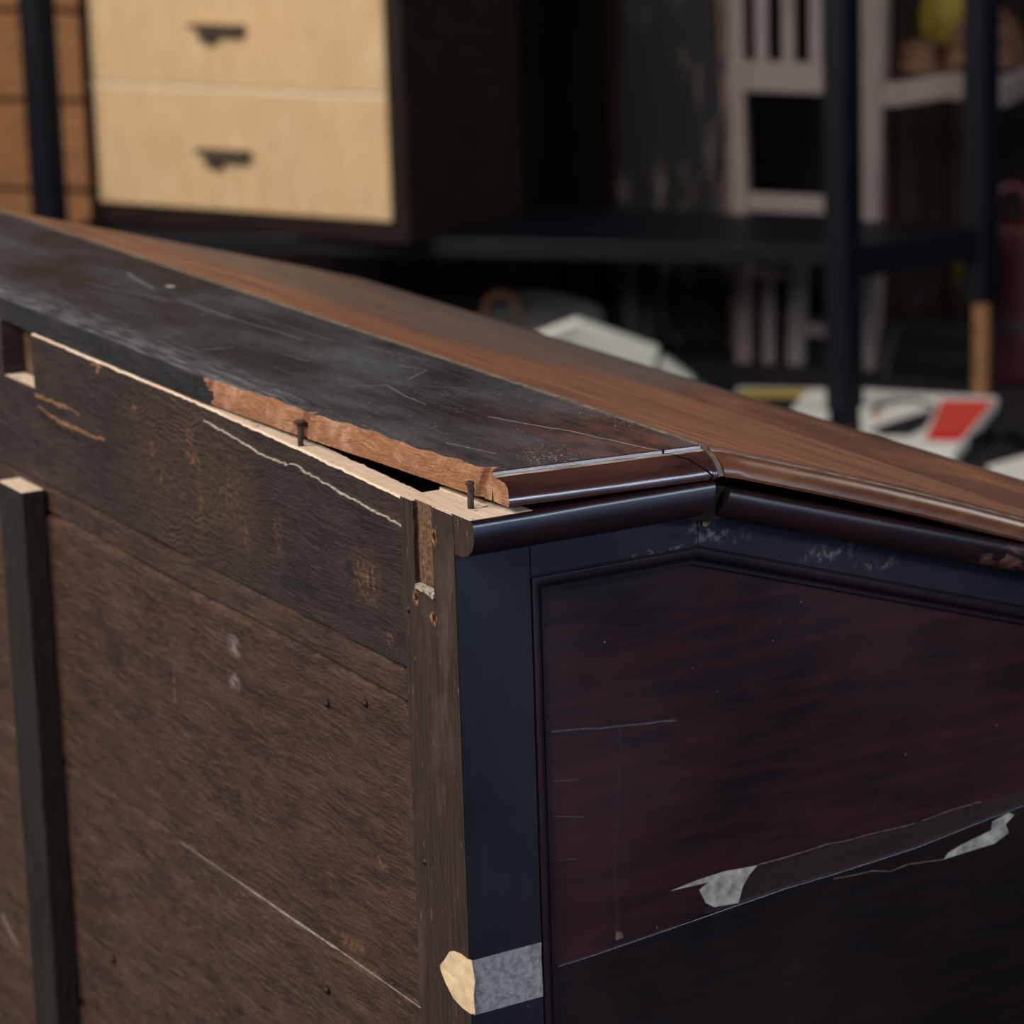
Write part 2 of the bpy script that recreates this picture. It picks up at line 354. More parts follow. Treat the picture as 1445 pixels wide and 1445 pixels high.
def panel_extra(m, c):
    W = m.wob(.004, 40)
    X = -.006
    S = m.lines([([T(side(780, 1033, X)), T(side(860, 1026, X)), T(side(955, 1016, X))], .0006, .55), ([T(side(780, 1102, X)), T(side(818, 1100, X))], .0004, .3),
                 ([T(side(785, 1153, X)), T(side(825, 1152, X))], .0004, .35), ([T(side(788, 1214, X)), T(side(815, 1213, X))], .0004, .3)], m.wob(.002, 60), 0)
    c = m.mix(m.math('MULTIPLY', S, m.rng(m.noise((1, 30, 1), 12, 3), .3, .6, .3, 1)), c, (.15, .15, .15))
    D = m.lines([([T(side(876, 1025, X)), T(side(873, 1120, X)), T(side(868, 1230, X)), T(side(873, 1318, X))],   .0016, .35)], W, 0)
    c = m.mix(D, c, (.04, .02, .03))
    return c
YJ = .362
def lid_material():
    m = Mat('worn_mahogany_lid'); x, y, z = m.xyz()
    g = m.noise((1.2, 42, 42), 6, 7, .62); f = m.noise((3, 150, 150), 9, 4, .7); b = m.noise((1.2, 8, 8), 6, 4)
    c = m.mix(m.rng(g, .32, .68), (.185, .062, .028), (.50, .205, .095))
    c = m.mix(m.rng(f, .5, .72, 0, .7), c, (.58, .33, .20))
    c = m.mix(m.rng(b, .46, .66, 0, .7), c, (.13, .052, .033))
    st = m.math('MULTIPLY', m.rng(y, YJ-.0015, YJ+.0005), m.rng(m.noise((2, 9, 9), 5, 4), .30, .50, .45, .9)); c = m.mix(st, c, (.105, .046, .032))
    sheen = m.math('MULTIPLY', m.math('MULTIPLY', m.rng(x, -.36, -.46, 0, 1, True), m.rng(y, .19, .26, 0, .75, True)), m.rng(m.noise((2, 9, 9), 5, 4), .34, .55, .5, 1)); c = m.mix(sheen, c, (.15, .115, .10))  # grey sheen over the far part of the lid, painted into the colour
    jl_ = m.math('MULTIPLY', m.rng(m.math('ABSOLUTE', m.math('SUBTRACT', y, YJ)), .0004, .0012, .6, 0), m.rng(m.noise((6, 1, 1), 8, 4), .35, .6)); c = m.mix(jl_, c, (.45, .28, .18))
    return m.out(c, m.rng(b, .3, .7, .38, .5), m.bump(m.math('ADD', g, f), .15, .0005), .45)

def glint_material():  # cream highlight along the nosing ledge, painted as colour
    m = Mat('painted_ledge_glint'); n = m.noise((40, 8, 40), 8, 5, .6)
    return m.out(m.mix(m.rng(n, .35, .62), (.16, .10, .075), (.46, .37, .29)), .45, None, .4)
M = {}
M['top'] = top_material(); M['raw'] = raw_material(); M['pale'] = pale_material(); M['stile'] = stile_material()
M['edge'] = plank_material('blackened_board_edge', (.012, .011, .012), (.045, .042, .043), .15)
M['plank_top'] = plank_material('blackened_pine', (.014, .008, .009), (.080, .046, .039), .6, plank1_extra, (T(back(262, 690)), (.105, .03, .085)))
M['plank_strip'] = plank_material('brown_pine_strip', (.024, .011, .008), (.130, .066, .044), .5, None, None, .35)
M['plank'] = plank_material('brown_pine', (.023, .010, .0065), (.150, .071, .043), .55, plank3_extra, None, .25)
M['plank_low'] = plank_material('brown_pine_low', (.026, .012, .008), (.158, .078, .048), .5, plank4_extra, None, .3)
M['batten'] = plank_material('black_batten', (.010, .008, .0075), (.040, .031, .028), .2, None, None, 0, True)
M['lac_stile'] = lacquer('blue_black_lacquer', (.0085, .0085, .011), (.016, .011, .016), None, .31, (6, 60, 5))
M['lac_rail'] = lacquer('black_rail_lacquer', (.010, .009, .012), (.020, .010, .014), rail_extra, .32)
M['lac_roll'] = lacquer('red_black_lacquer', (.009, .007, .009), (.030, .008, .008), roll_extra, .30)
M['lac_mould'] = lacquer('moulding_lacquer', (.010, .008, .011), (.024, .008, .010), None, .26)
M['panel'] = lacquer('dark_mahogany_panel', (.011, .005, .006), (.046, .010, .008), panel_extra, .30, (8, 3.5, 26))
M['panel_low'] = lacquer('shaded_mahogany_panel', (.005, .003, .003), (.016, .005, .004), None, .30, (8, 5, 55))  # same mahogany darkened: light falloff down the side put into the colour
M['veneer'] = lacquer('brown_bare_veneer', (.013, .005, .004), (.034, .010, .006), None, .40)
M['nosing'] = lacquer('red_brown_nosing', (.035, .013, .012), (.095, .034, .022), None, .22, (20, 3, 20), .2)
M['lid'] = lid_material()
M['lid_nosing'] = lacquer('orange_brown_nosing', (.085, .026, .010), (.22, .078, .028), None, .33, (20, 4, 20), .2)
M['ledge_glint'] = glint_material()
M['dust'] = plain('dusty_gap', (.16, .125, .10), .9, .1, .5, 160)
M['chip'] = plain('chalky_bare_patch', (.33, .295, .24), .9, .15, .45, 160)
M['dark'] = plain('dark_interior', (.012, .008, .006), .9, .1)
M['block'] = plain('brown_block', (.10, .058, .032), .8, .2, .5, 60)
M['block2'] = plain('dark_mitre_wood', (.012, .008, .005), .8, .2, .5, 90); M['residue'] = plain('tan_residue', (.26, .15, .07), .9, .1, .5, 200)
M['nailhead'] = plain('black_nail_iron', (.014, .011, .010), .6, .3, .4, 300)
M['rust'] = plain('dark_rusty_iron', (.060, .042, .036), .55, .4, .5, 300)
M['mortise'] = plain('rough_mortise', (.115, .066, .040), .95, .1, .6, 500)

# ------------------------------------------------------------------ floor and walls
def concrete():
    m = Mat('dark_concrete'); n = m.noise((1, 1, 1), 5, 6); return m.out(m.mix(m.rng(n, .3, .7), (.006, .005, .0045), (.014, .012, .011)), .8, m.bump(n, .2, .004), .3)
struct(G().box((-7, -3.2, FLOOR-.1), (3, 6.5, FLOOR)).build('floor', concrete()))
U = Vector((.787, .617, 0)).normalized(); Wd = Vector((-.617, .787, 0)).normalized(); Z = Vector((0, 0, 1))
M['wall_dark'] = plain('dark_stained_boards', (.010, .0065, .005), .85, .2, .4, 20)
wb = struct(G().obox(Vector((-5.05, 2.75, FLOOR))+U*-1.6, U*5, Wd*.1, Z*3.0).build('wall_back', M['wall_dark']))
dk = [plain('dark_brown_board', (.016, .009, .006), .8, .2, .5, 20, 0, (4, 4, .4)), plain('red_brown_board', (.030, .012, .007), .8, .2, .5, 20, 0, (4, 4, .4)), plain('black_board', (.007, .006, .006), .8, .2, .5, 20)]
p0 = Vector((-5.05, 2.75, FLOOR))
for k in range(19):
    a = p0 + U*(-.83+k*.105) - Wd*(.022+.006*(k % 3))
    G().obox(a, U*.098, Wd*(.022+.006*(k % 3)), Z*2.9).build('board', dk[(k*2+k//3) % 3], wb, .003)

# warm plank wall at the far left
def warm_plank():
    m = Mat('orange_brown_plank'); n = m.noise((2, 2, 30), 5, 6, .6, .6)
    return m.out(m.mix(m.rng(n, .3, .7), (.24, .10, .04), (.50, .24, .105)), .6, m.bump(n, .3, .003), .35)
M['warm'] = warm_plank()
wl = struct(G().obox(p0 + U*-1.6 - Wd*.06, U*.76, Wd*.05, Z*2.9).build('wall_left', M['wall_dark']))
for k in range(14):
    G().obox(p0 + U*-1.6 - Wd*.085 + Z*(.02+k*.2), U*.76, Wd*.025, Z*.19).build('plank', M['warm'], wl, .006)

# ------------------------------------------------------------------ the desk
XL = -.90                                   # far end of the desk
DEPTH = .42                                 # carcass front
TAN = .318
BOT = -.90
desk = thing('slant_front_desk', (-.45, .2, FLOOR), 'old dark wooden slant-top desk with broken rear edge, filling the foreground', 'desk')
def part(g, name, mat, parent=desk, **k): return g.build(name, mat, parent, **k)

# ---- back boards
def wobble(n, amp, k=4):
    t = np.linspace(0, 1, n); o = np.zeros(n)
    for q in range(1, k+1): o += rng.normal()*np.sin(2*math.pi*(q*3*t+rng.random()))/q
    return o*amp
def plank(z0, z1, y0, mat, x0=XL, x1=-.0515, n=60, amp=.0007, thick=.013):
    xs = np.linspace(x0, x1, n); a = z0+wobble(n, amp); b = z1+wobble(n, amp); yy = y0+wobble(n, .0003)
    loops = [[(x, y0+thick, aa), (x, y0+thick, bb), (x, q+.0018, bb), (x, q, bb-.0018), (x, q, aa+.0018), (x, q+.0018, aa)] for x, aa, bb, q in zip(xs, a, b, yy)]
    return part(G().loft(loops), 'back_plank', mat)
# topmost plank: notch near the far end, a split with a pale lifted edge
nx0, nx1, nz = -.558, -.5085, -.0245
spl = [(285, 592), (330, 618), (372, 644), (404, 656), (412, 655), (480, 695), (561, 740)]
spl3 = [back(*p) for p in spl]; sx = [p.x for p in spl3]; sz = [p.z for p in spl3]
def tz(x): return float(np.interp(x, [-.9, -.5, -.31, -.155, -.0515], [.0085, .0080, .0074, .0046, .0018]))
xs = np.r_[np.linspace(nx1, sx[0]-.06, 26), np.linspace(sx[0]-.058, -.0515, 90)]
zb = -.0795+wobble(len(xs), .0008); tw = rng.normal(size=len(xs))*.00022
loops = []; 
for x, b, w in zip(xs, zb, tw):
    t = tz(x)+w
    s = float(np.interp(x, sx, sz)) if x > sx[0] else float(np.interp(x, [sx[0]-.06, sx[0]], [t-.0012, sz[0]]))
    s += rng.normal()*.0003
    s = min(s, t-.0010); d = float(np.interp(x, [sx[0]-.06, sx[0], sx[-1]], [0, .0008, .0011]))
    e_ = .00005+.00032*abs(math.sin(x*95)+.5*math.sin(x*260)); loops.append([(x, .013, b), (x, .013, t), (x, d+.0009, t), (x, d, t-.0009), (x, d, s+.0003), (x, 0, s), (x, -.0001, s-e_), (x, 0, b+.0015), (x, .001, b)])
def mf(i, j): return 1 if j in (1, 2) else (2 if j in (4, 5) and xs[i] > sx[0] else 0)
M['split'] = plain('pale_split_edge', (.30, .25, .205), .9, .1, .5, 400)
part(G().loft(loops, mf=mf), 'back_plank', [M['plank_top'], M['pale'], M['split']])
g = G().prism([(XL, -.0795), (nx1, -.0795), (nx1, nz), (nx0, nz), (nx0, .0082), (XL, .0082)], 1, .0005, .013)
part(g, 'back_plank', [M['plank_top'], M['pale']], upmat=1)
part(G().box((nx0-.004, .0135, nz-.01), (nx0+.030, .035, .0075)), 'inner_block', M['block'], bevel=.001)
part(G().box((nx0+.012, .0135, nz-.012), (nx1+.01, .02, nz-.001)), 'notch_ledge', M['pale'], bevel=.0005)
plank(-.0976, -.0826, .0016, M['plank_strip'])
plank(-.2475, -.1000, .0002, M['plank'])
plank(-.400, -.2493, .0006, M['plank_low'])
plank(-.560, -.402, .0003, M['plank']); plank(-.730, -.562, .0003, M['plank_low']); plank(BOT, -.732, .0003, M['plank'])
# pale dusty line of the lower joint, where the edge of the board is bare
jx = np.linspace(-.335, -.053, 40); jz = np.interp(jx, [-.5, -.30, -.14, -.053], [-.2494, -.2488, -.2482, -.2490])
part(G().loft([[(x, .0013, z-.0002*q), (x, .0013, z+.0002*q), (x, .0007-.0008*q, z+.00015*q), (x, .0007-.0008*q, z-.0002*q)] for x, z, q in zip(jx, jz, np.clip(.45+.4*np.sin(jx*31+1+rng.normal(size=40)*.6), .05, 1)*np.clip((jx+.335)/.12, .02, 1))]), 'joint_edge', M['split'])
# nail heads left in the back
for u, v in ((462, 994), (516, 993), (578, 860), (601, 1216), (462, 1398), (160, 1355)):
    p = back(u, v); part(G().tube([(p.x, .003, p.z), (p.x, -.0006, p.z), (p.x, -.0014, p.z)], [.0017, .0017, .0009], 10), 'nail_head', M['nailhead'], smooth=True)
# batten
bt = part(G().box((-.541, -.0145, BOT), (-.503, 0, -.0828)), 'batten', [M['batten'], M['pale']], bevel=.0012, upmat=1)

# ---- rear stile (seen from behind) with an open mortise at its head
mA, mB = back(586, 722), back(610, 722); mz = back(598, 829).z
sl, sr, st = -.0512, -.0004, .0040
yb = -.0006; dp = .0014
g = G()
def rough_edge(x, z0, z1, n, amp): return [(x+rng.normal()*amp, z) for z in np.linspace(z0, z1, n)]
g.prism([(sl, BOT), (sl, st-.001)] + [(mA.x-.002, st-.001)] + rough_edge(mA.x-.001, st-.004, mz+.002, 9, .0004) + [(mA.x, mz), (mA.x, BOT)], 1, yb, .02)
g.prism([(mA.x, BOT), (mA.x, mz), (mB.x, mz-.001), (mB.x, BOT)], 1, yb, .02)
g.prism([(mB.x, BOT), (mB.x, mz-.001)] + rough_edge(mB.x, mz+.003, st-.004, 7, .0003) + [(mB.x, st), (sr, st), (sr, BOT)], 1, yb, .02)
stl = part(g, 'rear_stile', [M['stile'], M['pale']], upmat=1)
part(G().box((mA.x-.003, dp, mz-.003), (mB.x+.002, .02, st-.0005)), 'mortise_floor', [M['mortise'], M['pale']], upmat=1)
part(G().loft([[(x, yb-.0010, mz-.0016+w), (x, yb-.0010, mz+.0006+w), (x, .002, mz+.0010), (x, .002, mz-.0016)] for x, w in zip(np.linspace(mA.x-.0005, mB.x+.0005, 7), (0, .0004, -.0002, .0003, -.0003, -.0008, -.0012))]), 'mortise_lip', M['split'])

# ---- pale rail under the top board
part(G().loft([[(x, .0135, z-.02), (x, .0135, z), (x, .055, z), (x, .055, z-.02)] for x, z in ((-.5, .0076), (-.3, .0070), (-.19, .0055))]), 'top_rail', M['pale'])
part(G().box((-.0512, .020, -.015), (.0, .055, .0042)), 'corner_block', M['pale'])
part(G().box((XL+.01, .056, -.05), (-.02, .118, .001)), 'gap_backing', M['dark'])  # hidden dark box, added so the gap under the top stays black
# ---- carcass: far end, front, bottom, inner lining
sidepoly = lambda z0, ins=0: [(0+ins, z0), (0+ins, 0), (.128, 0), (DEPTH-ins, -(DEPTH-.128)*TAN), (DEPTH-ins, z0)]
part(G().prism(sidepoly(BOT), 0, XL, XL+.02), 'end_panel', M['panel_low'])
part(G().box((XL+.02, DEPTH-.02, BOT), (-.02, DEPTH, -(DEPTH-.128)*TAN-.004)), 'front_panel', M['panel_low'])
part(G().box((XL+.02, .02, BOT), (-.02, DEPTH-.02, BOT+.02)), 'bottom_board', M['dark'])

# ---- near side: frame, moulding, panel
SW = .0376; zr = -.0300
def sz_out(y): return 0 if y < .128 else -(y-.128)*TAN
part(G().prism([(-.02, .0202), (-.0003, .0202), (-.0003, -.0005), (.0002, -.0005), (.0002, SW), (-.02, SW)], 2, BOT, 0), 'side_stile', M['lac_stile'], bevel=.0003)
part(G().prism([(SW+.0002, zr), (SW+.0002, 0), (.1275, 0), (.1275, zr)], 0, -.02, 0), 'side_rail', M['lac_rail'], bevel=.0005)
part(G().prism([(.1275, zr), (.1275, 0), (DEPTH, sz_out(DEPTH)), (DEPTH, sz_out(DEPTH)+zr)], 0, -.02, 0), 'side_rail', M['lac_rail'], bevel=.0005)
part(G().box((-.02, DEPTH-.036, BOT), (0, DEPTH, sz_out(DEPTH-.036)+zr)), 'side_stile', M['lac_stile'], bevel=.0006)
part(G().box((-.02, SW, BOT), (0, DEPTH-.036, BOT+.07)), 'side_rail', M['lac_rail'], bevel=.0006)
yF = DEPTH-.036; zF = sz_out(yF)+zr
frame = [(SW, BOT+.07), (SW, zr), (.1275, zr), (yF, zF), (yF, BOT+.07)]
def inset(poly, d):
    n = len(poly); P = [Vector(p) for p in poly]; out = []
    for i in range(n):
        a, b, c = P[i-1], P[i], P[(i+1) % n]
        e1 = (b-a).normalized(); e2 = (c-b).normalized(); n1 = Vector((e1.y, -e1.x)); n2 = Vector((e2.y, -e2.x))
        k = 1 + n1.dot(n2); out.append(b + (n1+n2)*(d/k))
    return out
prof = [(0, -.012), (0, -.0010), (.0006, -.0010), (.0010, .0004), (.0030, .0006), (.0042, .0002), (.0052, -.0008), (.0059, -.0024), (.0062, -.0038), (.0068, -.0041), (.0074, -.0035), (.0088, -.0035), (.0092, -.0042), (.0094, -.008)]
rings = [inset(frame, u) for u, v in prof]
g = G()
g.loft([[(v, q.x, q.y) for q in r] for (u, v), r in zip(prof, rings)], caps=False)
part(g, 'panel_moulding', M['lac_mould'], smooth=True)
inn = [(q.x, q.y) for q in inset(frame, .0085)]
PX = -.0062
def s2(pts, x=PX): return [(side(u, v, x).y, side(u, v, x).z) for u, v in pts]
joint = s2([(786, 1363), (840, 1346), (941, 1311), (1041, 1276), (1110, 1252), (1175, 1233), (1290, 1196), (1380, 1160), (1445, 1135)])
stripT = s2([(992, 1292), (1000, 1270), (1020, 1236), (1068, 1220), (1130, 1202), (1187, 1187), (1290, 1161), (1384, 1132), (1445, 1112)])
jl = (inn[0][0], joint[0][1]-.002); jr = (inn[3][0], joint[-1][1]+.02); tr = (inn[3][0], stripT[-1][1]+.022)
up_poly = [jl, inn[1], inn[2], inn[3], tr] + stripT[::-1] + [joint[2], joint[1], joint[0]]
part(G().prism(up_poly, 0, PX-.006, PX), 'side_panel', M['panel'])
strip_poly = stripT + [tr, jr] + joint[::-1][:-3]
part(G().prism(strip_poly, 0, PX-.006, PX-.0007), 'veneer_strip', M['veneer'])
lo_poly = [inn[0], jl] + joint + [jr, inn[4]]
lo = part(G().prism(lo_poly, 0, PX-.006, PX+.0009), 'side_panel', M['panel_low'], bevel=.0002)
def zc(pts): return [(840+x*.41868, 965+y*.41885) for x, y in pts]
for pts in ([(255, 697), (345, 660), (440, 630), (545, 612), (520, 640), (495, 685), (482, 738), (455, 742), (400, 752), (372, 738), (350, 695), (380, 668)],
            [(1170, 590), (1185, 568), (1230, 540), (1330, 492), (1335, 462), (1390, 432), (1408, 440), (1378, 470), (1388, 500), (1340, 536), (1255, 562), (1185, 584)]):
    part(G().prism(s2(zc(pts)), 0, PX-.0005, PX+.0003 if pts[0][0] < 400 else PX+.0013), 'bare_patch', M['chip'])
# pale lifted veneer edges: thin crooked lips along the cracks
def lip(pts, w, x):
    q = s2(zc(pts)); part(G().loft([[(x-.001, y, z-w), (x-.001, y, z+w), (x+.0004, y, z+w*.5), (x+.0004, y, z-w*.5)] for y, z in q]), 'veneer_lip', M['lip'])
M['lip'] = plain('dull_veneer_lip', (.14, .085, .06), .8, .2, .5, 300)
lip([(545, 610), (640, 585), (745, 552), (780, 540), (840, 530)], .0004, PX); lip([(840, 530), (930, 505), (1050, 478), (1075, 470)], .0003, PX); lip([(1100, 462), (1200, 425), (1300, 396)], .0003, PX)
lip([(800, 655), (880, 640), (930, 628), (990, 630), (1050, 606), (1120, 596), (1170, 590)], .0004, PX+.0009)
p = side(873, 1322, PX); part(G().prism([(p.y-.002, p.z-.001), (p.y-.0016, p.z+.003), (p.y+.001, p.z+.0026), (p.y+.0022, p.z-.0006)], 0, PX-.001, PX+.0012), 'bare_patch', M['lip'])

# ---- roll mouldings under the top and along the slope
rprof = [(-.002, .0048), (.0150, .0048), (.0166, .0046), (.0174, .0040), (.0179, .0020), (.0182, -.0020), (.0178, -.0055), (.0162, -.0088), (.0130, -.0115), (.0090, -.0131), (.0045, -.0137), (-.002, -.0137)]
def endy(x, z):                              # the moulding ends in a rounded cut beside the mitre
    t = max(0, (.0048-z)/.0185); return .1262-.0095*t**2.2
loops = []
for k, f_ in enumerate((0, .25, .5, .75, 1)):
    loops.append([(x+.0004*math.sin(k*2.1)*(1 if x > .01 else 0), endy(x, z)*f_-(.0004 if k == 0 else 0), z) for x, z in rprof])
rm = part(G().loft(loops, mf=lambda i, j: 1 if j == 0 and i == 0 else 0, capmi=(2, 3)), 'roll_moulding', [M['lac_roll'], M['pale'], M['stile'], M['dark']], smooth=True)
# slope moulding
ang = math.atan(.312); cs, sn = math.cos(ang), math.sin(ang)
sprof = [(-.002, .0), (.0140, .0), (.0162, -.0004), (.0174, -.0018), (.0178, -.0045), (.0174, -.0080), (.0160, -.0112), (.0135, -.0136), (.0095, -.0150), (.0045, -.0155), (-.002, -.0155)]
loops = []
for s_ in (0, .06, .12, .2, .31):
    lp = []
    for x, w in sprof:
        s0 = s_ + (0.006*max(0, -w/.0155)**1.5-.0005 if s_ == 0 else 0) - (.0075*(-w/.0155) if s_ == 0 else 0)
        lp.append((x, .1362+s0*cs+w*sn, -.0004-s0*sn+w*cs))
    loops.append(lp)
part(G().loft(loops, capmi=(1, 0)), 'roll_moulding', [M['lac_roll'], M['dark']], smooth=True)
part(G().prism([(.112, -.0125), (.118, .004), (.136, .0), (.132, -.0155), (.124, -.0150)], 0, -.002, .0125), 'mitre_block', M['block2'], bevel=.0008)
pp = side(1003, 734, .001)
part(G().prism([(pp.y-.0045, pp.z-.002), (pp.y-.0046, pp.z+.004), (pp.y-.0005, pp.z+.004), (pp.y+.0005, pp.z-.0008), (pp.y-.0025, pp.z-.0028)], 0, -.001, .0010), 'glue_residue', M['residue'])

# ---- top board with the broken rear edge
HY = .128
def ztop(y): return .0225-.0037*(y/HY)
bx = [-.9, -.60, -.285, -.268, -.262, -.225, -.165, -.13, -.086, -.050, -.0165, .003]
by = [.0005, .0, -.0005, .0002, .0012, .0028, .0058, .0085, .0118, .0142, .0162, .0188]
nails_x = [back(424, 620, .0045).x, back(664, 704, .0125).x]
xs = np.r_[np.linspace(XL, -.30, 120), np.linspace(-.2985, .0013, 230)]
n1 = np.cumsum(rng.normal(size=len(xs)))*.00006; n1 -= np.convolve(n1, np.ones(25)/25, 'same'); n1[:4] = 0; n1[-4:] = 0
loops = []; ROWS = 7
for x, w in zip(xs, n1):
    broken = x > -.264
    y0 = float(np.interp(x, bx, by)) + (w if broken else w*.6)
    zt_ = .0225; ch = 0
    for nx in nails_x:
        q = abs(x-(nx+.0012))
        if q < .0030: ch = max(ch, .0052*(1-(q/.0030)**2))
    lp = []
    for r in range(ROWS):
        f_ = r/(ROWS-1)
        yr = y0 + ch*(.35+.65*f_ if broken else 1)
        if broken: yr += .0035*f_**2 + rng.normal()*.00010
        else: yr += .0006*(f_ > .9)+rng.normal()*.00008
        zb_ = ztop(yr)-.0135
        zz = zb_ + .0135*f_
        if r == ROWS-1: zz -= (.0010+.0005*math.sin(x*70)+.0004*math.sin(x*260)) if broken else .0004
        lp.append((x, yr, zz))
    yl = lp[-1][1]
    for f_ in (.05, .3, .6, .92): yy = yl+.002+(HY-yl-.002)*f_; lp.append((x, yy, ztop(yy)))
    lp += [(x, HY-.0006, ztop(HY)), (x, HY, ztop(HY)-.0008), (x, HY, ztop(HY)-.0135)]
    loops.append(lp)
def tmf(i, j):
    if j < ROWS-1:
        lim = -.264 + (.002, .0045, .003, -.001, -.0025, -.005)[j]
        return 1 if xs[i] > lim else 2
    return 0
tb = part(G().loft(loops, mf=tmf), 'top_board', [M['top'], M['raw'], M['edge']])
# nosing at the near end, split by a crack near the hinge
nprof = [(.0012, .0000), (.0022, -.0004), (.0026, -.0016), (.0055, -.0022), (.0078, -.0027), (.0105, -.0040), (.0135, -.0060), (.0157, -.0088), (.0168, -.0115), (.0165, -.0133), (.0150, -.0138), (.0012, -.0138)]
def crack(i, t): return .106 + .0185*t + .0009*math.sin(i*2.7)
def arc(i): return min(1, max(0, (nprof[i][0]-.0012)/.0137*.55+(-nprof[i][1])/.0138*.45))
def nose(ya, yb_, fa, fb, capmi):
    loops = []
    for k in range(9):
        f_ = k/8; lp = []
        for i, (x, dz) in enumerate(nprof):
            a = fa(i) if fa else ya; b = fb(i) if fb else yb_
            y = a+(b-a)*f_; jit = rng.normal()*.00012 if .0 < f_ < 1 and x > .004 else 0
            lp.append((x+jit, y, ztop(y)+dz+jit))
        loops.append(lp)
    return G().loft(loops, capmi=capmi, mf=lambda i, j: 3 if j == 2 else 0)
rear = lambda i: .0190 + (.0012 if i in (5, 6) else 0) + rng.normal()*.0003
nosing_parts = [nose(0, 0, rear, lambda i: crack(i, arc(i)), (1, 2)), nose(0, .1282, lambda i: crack(i, arc(i))+.0013, None, (2, 2))]
for g in nosing_parts: part(g, 'nosing', [M['nosing'], M['raw'], M['dark'], M['ledge_glint']], parent=tb, smooth=True)
# dust in the hinge joint
part(G().loft([[(x, HY-.001, .006), (x, HY-.0006, .0184+.0003*math.sin(x*300)), (x, HY+.0038, .0183+.0002*math.sin(x*210)), (x, HY+.004, .006)] for x in np.linspace(XL, .001, 60)]), 'hinge_strip', M['dust'])
part(G().loft([[(x-.0009 if x > .002 else x, y, .0183+dz-.0006) for x, dz in nprof[:9]+nprof[-1:]] for y in (.1275, .1299, .1322)]), 'hinge_strip', M['dust'])

# ---- nails standing in the bare rail
for (u, v, y, hh, headr) in ((424, 621, .0045, .0092, .0030), (664, 705, .0125, .0078, .0021)):
    p = back(u, v, y); z0 = p.z
    g = G().tube([(p.x, y, z0-.008), (p.x, y, z0), (p.x+.0003, y+.0002, z0+hh*.6), (p.x, y, z0+hh-.001)], [.0015, .0015, .0016, .0016], 10)
    g.tube([(p.x, y, z0+hh-.0016), (p.x, y-.0001, z0+hh-.0006), (p.x, y-.0002, z0+hh+.0003), (p.x, y-.0002, z0+hh+.0008)], [.0015, headr, headr, headr*.6], 12)
    part(g, 'nail', M['rust'], smooth=True)

# ---- the lid (fall), slightly twisted
LY0, LZ0, LY1 = .1315, .0186, .409
def slope(x): return math.tan(R(19.1 + (16.1-19.1)*(.017-x)/.917))
def lz(x, y):
    if y > YJ: a = LZ0-(YJ-LY0)*slope(x); return a+(-.0622-a)*(y-YJ)/(LY1-YJ)
    return LZ0 - (y-LY0)*slope(x) + .0022*math.sin(math.pi*(y-LY0)/(YJ-LY0))*max(0, 1+x/.12 if x > -.12 else 0)
ys = np.r_[np.linspace(LY0, YJ-.004, 15), [YJ-.001, YJ+.001], np.linspace(YJ+.006, LY1, 5)]; TH = .0125
loops = []
for x in np.r_[np.linspace(XL, -.05, 40), np.linspace(-.04, .0013, 6)]:
    tp = [(x, y, lz(x, y)) for y in ys]; tp[0] = (x, LY0, lz(x, LY0)-.0006)
    tp += [(x, LY1+.004, lz(x, LY1)-.004), (x, LY1+.004, lz(x, LY1)-TH+.002)]
    bt_ = [(x, y, lz(x, y)-TH) for y in ys[::-1]]
    loops.append(tp+bt_)
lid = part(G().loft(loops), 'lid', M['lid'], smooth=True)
lprof = [(.0012, .0000), (.0022, -.0003), (.0026, -.0013), (.0050, -.0018), (.0080, -.0023), (.0115, -.0036), (.0142, -.0058), (.0160, -.0085), (.0165, -.0108), (.0158, -.0122), (.0012, -.0125)]
loops = []
for y in np.linspace(LY0+.0015, LY1, 40):
    near = 1-min(1, (y-LY0-.0015)/.005)
    loops.append([(x-(.0012*near if x > .01 else 0), y, lz(.003, y)+dz-(.0006*near)) for x, dz in lprof])
part(G().loft(loops, mf=lambda i, j: 1 if j == 2 else 0), 'nosing', [M['lid_nosing'], M['ledge_glint']], parent=lid, smooth=True)

# ---- masking tape on the corner
def tape():  # same tape, greyed for dimmer light and for its thinness over dark lacquer
    m = Mat('shaded_masking_tape'); n = m.noise((1, 1, 1), 330, 4, .7); k = m.noise((1, 1, 1), 60, 3)
    return m.out(m.mix(m.rng(n, .35, .65), (.16, .15, .14), (.34, .32, .295)), .8, m.bump(n, .3, .0004), .25)
def flapm():  # same tape again, its warmer light put into the colour
    m = Mat('lit_peeled_tape'); n = m.noise((1, 1, 1), 90, 4, .6)
    return m.out(m.mix(m.rng(n, .35, .65), (.52, .36, .20), (.74, .57, .37)), .75, m.bump(n, .3, .0006), .25)
c0 = side(665, 1355); tp = thing('masking_tape', (.0008, 0, -.22), 'torn strip of masking tape wrapped round the lower desk corner', 'tape')
n = 10; loops = []
tpt = np.linspace(0, 1, n)
A0, A1, B0, B1 = side(666, 1356, .0008), side(763, 1330, .0008), side(669, 1433, .0008), side(766, 1406, .0008)
for t in tpt:
    a = A0.lerp(A1, t); b = B0.lerp(B1, t); jr_ = rng.normal()*.0004 if t in (0, 1) else 0
    rows = [a.lerp(b, s_) for s_ in np.linspace(0, 1, 7)]
    if t == 1: rows = [Vector((q.x, q.y+rng.normal()*.0003, q.z)) for q in rows]
    loops.append([(q.x, q.y, q.z) for q in rows] + [(q.x-.0004, q.y, q.z) for q in rows[::-1]])
G().loft(loops).build('stuck_strip', tape(), tp)
outl = [(665, 1355), (659, 1353), (650, 1346), (640, 1342), (634, 1343), (628, 1353), (621, 1362), (622, 1370), (630, 1390), (640, 1409), (652, 1422), (664, 1431), (670, 1431), (668, 1405), (670, 1385)]
cen = (650, 1386)
front = []; 
